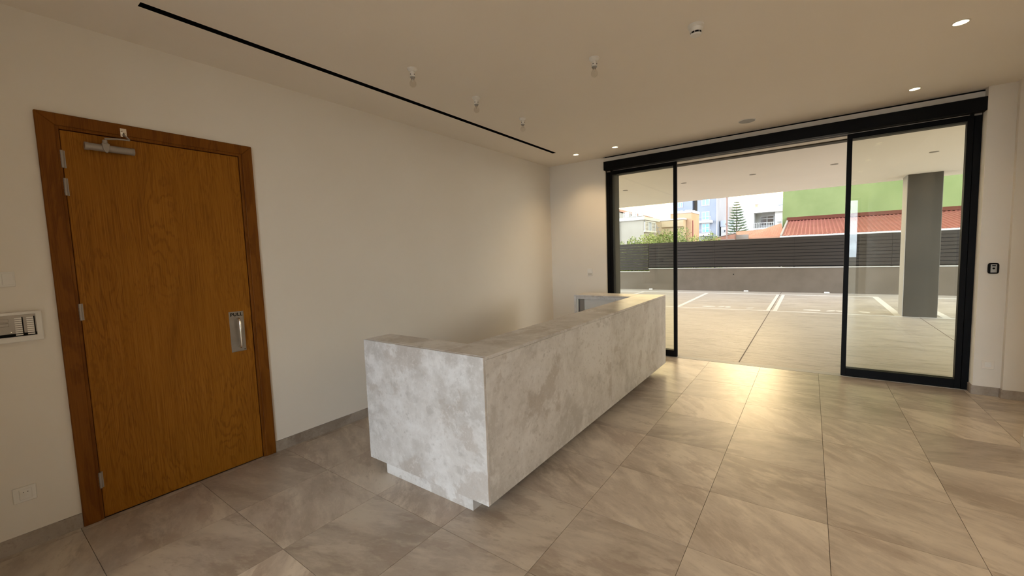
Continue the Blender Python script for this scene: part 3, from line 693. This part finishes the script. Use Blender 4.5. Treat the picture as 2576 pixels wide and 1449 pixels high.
# hedge shrubs
def shrub(x, y, zt, rx, label, n, seed, mi):
    random.seed(seed)
    t = thing('shrub', (x, y, -.16), label, 'shrub', 'green shrubs behind the left part of the fence')
    b = bb()
    for k in range(6):
        a = k*1.05; add_tube(b, [(x, y, -.16), (x+.2*math.cos(a)*rx, y+.2*math.sin(a), zt*.45), (x+.6*rx*math.cos(a), y+.3*math.sin(a), zt*.8)], [.03, .02, .006], 5)
    obj('stem', b, BARK, t)
    V, F = [], []; zc = zt*.55
    for k in range(n):
        while True:
            p = Vector((random.uniform(-1, 1), random.uniform(-1, 1), random.uniform(-1, 1)))
            if .45 < p.length < 1: break
        nb_ = 1 + .16*mnoise.noise(Vector((p.x*3+seed, p.y*3, p.z*3)))*2
        q = Vector((x + p.x*rx*nb_, y + p.y*.75*nb_, zc + p.z*(zt-zc)*nb_))
        if q.y < 10.75: continue
        d = Vector((random.gauss(0, 1), random.gauss(0, 1), random.gauss(.5, 1))).normalized(); s_ = d.orthogonal().normalized(); ln = random.uniform(.06, .11); wd = ln*.42
        i = len(V); V += [q - d*ln*.5, q + s_*wd*.5 + d.cross(s_)*.006, q + d*ln*.5, q - s_*wd*.5 + d.cross(s_)*.006]; F += [(i, i+1, i+2), (i, i+2, i+3)]
    me = bpy.data.meshes.new('foliage'); me.from_pydata([v_ - ORG[t] for v_ in V], [], F)
    for q in LEAFM: me.materials.append(q)
    for i, pg in enumerate(me.polygons): pg.material_index = (mi + (0 if (i//2) % 3 else 1) + (i//2 % 7 == 0)) % 3
    o = bpy.data.objects.new('foliage', me); C.objects.link(o); o.parent = t; tag(o, kind='stuff')
for k, (x, zt, rx, lab) in enumerate(((-3.75, 1.97, .75, 'leafy green shrub at the far left of the glazing, lowest at its top'), (-2.95, 2.12, .65, 'leafy green shrub just right of the leftmost one'),
        (-2.25, 2.36, .62, 'leafy green shrub in front of the white house corner'), (-1.62, 2.42, .6, 'leafy green shrub left of the black door stile'), (-.98, 2.52, .55, 'tallest leafy shrub, right of the black door stile'),
        (-.35, 2.06, .5, 'low leafy shrub in front of the peach building'), (.2, 2.16, .42, 'small leafy shrub below the grey tower balconies'), (.52, 2.02, .20, 'smallest leafy shrub, at the right end of the greenery'))):
    yy = 11.75 if k % 2 else 13.4; sc_ = (yy+6.05)/18.55
    shrub(3.54+(x-3.54)*sc_, yy, 1.55+(zt-1.55)*sc_, rx*sc_, lab, int(5200*rx), 20+k, k % 3)

# helper for windows on a facing wall (plane y = Y)
def window(par, x0, x1, z0, z1, Y, g=BLUEGL, fm=WHITER, mull=1, fw=.07, trans=0):
    q = [(x0, x1, Y-.06, Y+.02, z0, z0+fw), (x0, x1, Y-.06, Y+.02, z1-fw, z1), (x0, x0+fw, Y-.06, Y+.02, z0+fw, z1-fw), (x1-fw, x1, Y-.06, Y+.02, z0+fw, z1-fw)]
    for k in range(mull):
        xm = x0 + (x1-x0)*(k+1)/(mull+1); q.append((xm-fw/2, xm+fw/2, Y-.06, Y+.02, z0+fw, z1-fw))
    if trans: zm = z0 + (z1-z0)*trans; q.append((x0+fw, x1-fw, Y-.055, Y+.02, zm-fw/2, zm+fw/2))
    fr_ = boxes('window', q, fm, par); box('pane', x0+fw, x1-fw, Y-.02, Y+.01, z0+fw, z1-fw, g, fr_); return fr_

# grey tower
tw = thing('grey_tower', (-7, 50, -.16), 'blue grey apartment tower with pale blue windows and small balconies', 'building')
box('wall', -9.62, -7.55, 45.2, 54, -.16, 12, TOWER, tw)
box('wall', -6.98, -5.02, 45, 54, -.16, 12, TOWER, tw)
box('stair_recess', -7.55, -6.98, 46.2, 54, -.16, 12, RENDERW, tw)
box('light_shaft', -10.1, -9.62, 45.4, 54, -.16, 12, TOWERLT, tw)
box('downpipe', -5.01, -4.93, 44.95, 45.05, -.16, 12, WHITER, tw)
window(tw, -9.15, -8.60, 6.44, 7.04, 45.2); 
for z0, z1 in ((6.38, 7.25), (8.6, 9.5)): window(tw, -6.54, -5.70, z0, z1, 45)
for z0, z1, tr_ in ((4.78, 5.71, 0), (3.35, 4.40, .5)):
    window(tw, -6.52, -5.70, z0, z1, 45, trans=tr_)
    bl = box('balcony', -6.76, -5.36, 44.0, 45, z0-.36, z0-.10, WHITER, tw)
    boxes('balcony_rail', [(-6.72, -5.40, 44.03, 44.06, z0+.28, z0+.31), (-6.72, -6.69, 44.03, 44.06, z0-.1, z0+.3), (-5.43, -5.40, 44.03, 44.06, z0-.1, z0+.3)], TOWERLT, bl)

# far pale blocks
fb = thing('pale_block', (-6.3, 60, -.16), 'very pale distant apartment block between tower and pine', 'building')
box('wall', -7.3, -5.4, 60, 64, -.16, 7.35, CREAM, fb); box('wall', -5.4, -2.6, 61, 64, -.16, 7.0, WHITER, fb)
for z in (6.5, 5.4, 4.3): window(fb, -7.1, -6.2, z, z+.5, 60, GREYPL)
window(fb, -6.0, -5.6, 4.6, 5.0, 60, GREYPL)
b2 = thing('low_white_block', (-5.2, 48, -.16), 'low white building with small dark windows left of the pole', 'building')
box('wall', -4.85, -2.9, 47, 50, -.16, 4.0, WHITER, b2); box('roof_slab', -4.9, -3.5, 46.9, 50, 4.0, 4.7, TOWERLT, b2)
window(b2, -4.6, -4.1, 3.3, 3.7, 47, DKGL); window(b2, -3.8, -3.3, 3.4, 3.8, 47, DKGL)

# white house with balcony
wh = thing('balcony_house', (.8, 38, -.16), 'white house with roofed balcony and dark open window beside the green wall', 'building')
boxes('wall', [(-.45, 2.4, 35.9, 40, -.16, 4.4), (-.45, -.36, 34.6, 35.9, 3.1, 4.4), (1.12, 1.62, 34.9, 35.9, 3.0, 4.4)], WHITER, wh)
box('roof_slab', -.45, 2.4, 34.5, 40, 4.40, 4.86, WHITER, wh)
b = bb()
for k in range(14): add_box(b, -.3+k*.17, -.24+k*.17, 34.46, 34.5, 4.50, 4.56)
obj('moulding', b, GREYPL, wh)
window(wh, -.04, 1.02, 3.32, 4.18, 35.9, DKGL, WHITER, 1, .06, .72)
box('balcony', -.45, 2.4, 34.5, 35.9, 3.0, 3.12, WHITER, wh)
boxes('balcony_rail', [(-.42, 1.1, 34.52, 34.55, 3.52, 3.56)] + [(-.42+k*.12, -.40+k*.12, 34.52, 34.55, 3.12, 3.54) for k in range(13)], WHITER, wh)
box('air_conditioner', 1.28, 1.58, 34.6, 34.88, 3.55, 3.85, WHITER, wh)
ch = box('chimney', -.42, -.22, 36, 36.2, 4.86, 5.2, PEACH, wh); box('chimney_cap', -.46, -.18, 35.96, 36.24, 5.2, 5.26, CREAM, ch)
wt = box('water_tank', 1.25, 2.0, 36, 36.6, 5.0, 5.55, TOWERLT, wh, bw=.04)
boxes('tank_stand', [(1.3, 1.34, 36.1, 36.14, 4.86, 5.0), (1.9, 1.94, 36.1, 36.14, 4.86, 5.0)], GREYPL, wt)
box('solar_panel', .25, .95, 36, 36.8, 4.9, 5.05, TOWERLT, wh)

# peach block and its ochre annexe
pb = thing('peach_building', (-4.3, 28, -.16), 'peach rendered block with rubble parapet in front of the grey tower', 'building')
box('wall', -5.2, -3.70, 27, 29.7, -.16, 4.27, PEACH, pb)
b = bb(); random.seed(9)
for k in range(26): 
    x = -5.2+k*.058; add_box(b, x, x+.065, 26.95, 27.1, 4.27, 4.42+random.uniform(-.03, .09))
for k in range(26):
    y = 27+k*.105; add_box(b, -3.78, -3.66, y, y+.11, 4.27, 4.42+random.uniform(-.03, .09))
obj('parapet', b, WHITER, pb)
box('downpipe', -3.70, -3.64, 27.35, 27.5, 2.0, 3.7, REDMET, pb)
ya = thing('ochre_annexe', (-5, 26, -.16), 'low ochre annexe with white coping left of the peach block', 'building')
box('wall', -6.3, -4.05, 26.2, 26.9, -.16, 3.75, YELL, ya)
box('parapet', -6.35, -4.0, 26.1, 26.93, 3.75, 3.86, WHITER, ya)
box('ledge', -5.6, -4.05, 26.05, 26.2, 3.25, 3.70, YELL, ya)
b = bb()
for x, dx in ((-6.15, .35), (-5.9, .45), (-5.6, .35)): add_tube(b, [(x, 24.8, 3.4), (x+dx*2.95, 24.8, -.16)], .035, 6)
for z in (3.2, 2.9, 2.6): add_tube(b, [(-6.1+(3.4-z)*.3, 24.8, z), (-5.45+(3.4-z)*.3, 24.8, z)], .025, 6)
lad = obj('timber_trestle', b, CREAM); tag(lad, 'leaning pale timber trestle beside the white house', 'trestle')

# white flat-roofed house
hs = thing('white_house', (-6, 21, -.16), 'cream house with flat white roof and louvred window above the shrubs', 'building')
box('wall', -9, -4.97, 20, 22.5, -.16, 3.5, CREAM, hs)
box('flat_roof', -9.2, -4.90, 19.88, 23.2, 3.49, 3.69, WHITER, hs)
wn = boxes('window', [(-4.97, -4.90, 20.05, 20.12, 2.8, 3.42), (-4.97, -4.90, 22.2, 22.3, 2.8, 3.42), (-4.97, -4.88, 20.0, 22.35, 2.74, 2.82), (-4.97, -4.90, 20.05, 22.3, 3.38, 3.44), (-4.97, -4.91, 20.7, 20.78, 2.82, 3.38), (-4.97, -4.91, 21.4, 21.48, 2.82, 3.38)], WHITER, hs)
box('pane', -4.965, -4.955, 20.78, 21.4, 2.82, 3.38, TOWERLT, wn)
for a, b_ in ((20.12, 20.70), (21.48, 22.2)):
    for k in range(7): box('louvre', -4.965, -4.93, a, b_, 2.84+k*.08, 2.89+k*.08, GREYPL, wn)
box('downpipe', -6.6, -6.52, 19.9, 19.98, -.16, 3.5, WHITER, hs)
gb = thing('gabled_house', (-8, 24.5, -.16), 'brown tiled gable behind the cream house at the far left', 'building')
b = bb(); add_poly(b, [(-9.5, 24, 5.0), (-6.5, 24, 4.02), (-6.5, 27, 4.02), (-9.5, 27, 5.0)], (0, 0, .12)); obj('roof', b, BROWNR, gb)
b = bb(); add_poly(b, [(-9.4, 24.2, -.16), (-6.7, 24.2, -.16), (-6.7, 24.2, 4.02), (-9.4, 24.2, 4.9)], (0, 2.6, 0)); obj('wall', b, CREAM, gb)
tk = []
for k, (x, lab) in enumerate(((-6.95, 'white roof water tank, leftmost of the three in frames'), (-6.42, 'white roof water tank, middle of the three in frames'), (-5.98, 'white roof water tank, rightmost of the three in frames'))):
    t = thing('water_tank', (x, 22.5, 3.69), lab, 'water tank', 'white roof tanks in frames')
    b = bb(); add_lathe(b, x, 22.5, [(0, 3.95), (.17, 3.95), (.18, 4.0), (.18, 4.22), (.14, 4.30), (0, 4.33)], 18); obj('tank', b, WHITER, t, True)
    q = []
    for a in (-.2, .2):
        for c_ in (-.2, .2): q.append((x+a-.012, x+a+.012, 22.5+c_-.012, 22.5+c_+.012, 3.69, 4.25))
    for z in (3.93, 4.12, 4.24): q += [(x-.2, x+.2, 22.29, 22.31, z, z+.02), (x-.2, x+.2, 22.69, 22.71, z, z+.02)]
    boxes('tank_frame', q, GREYPL, t)
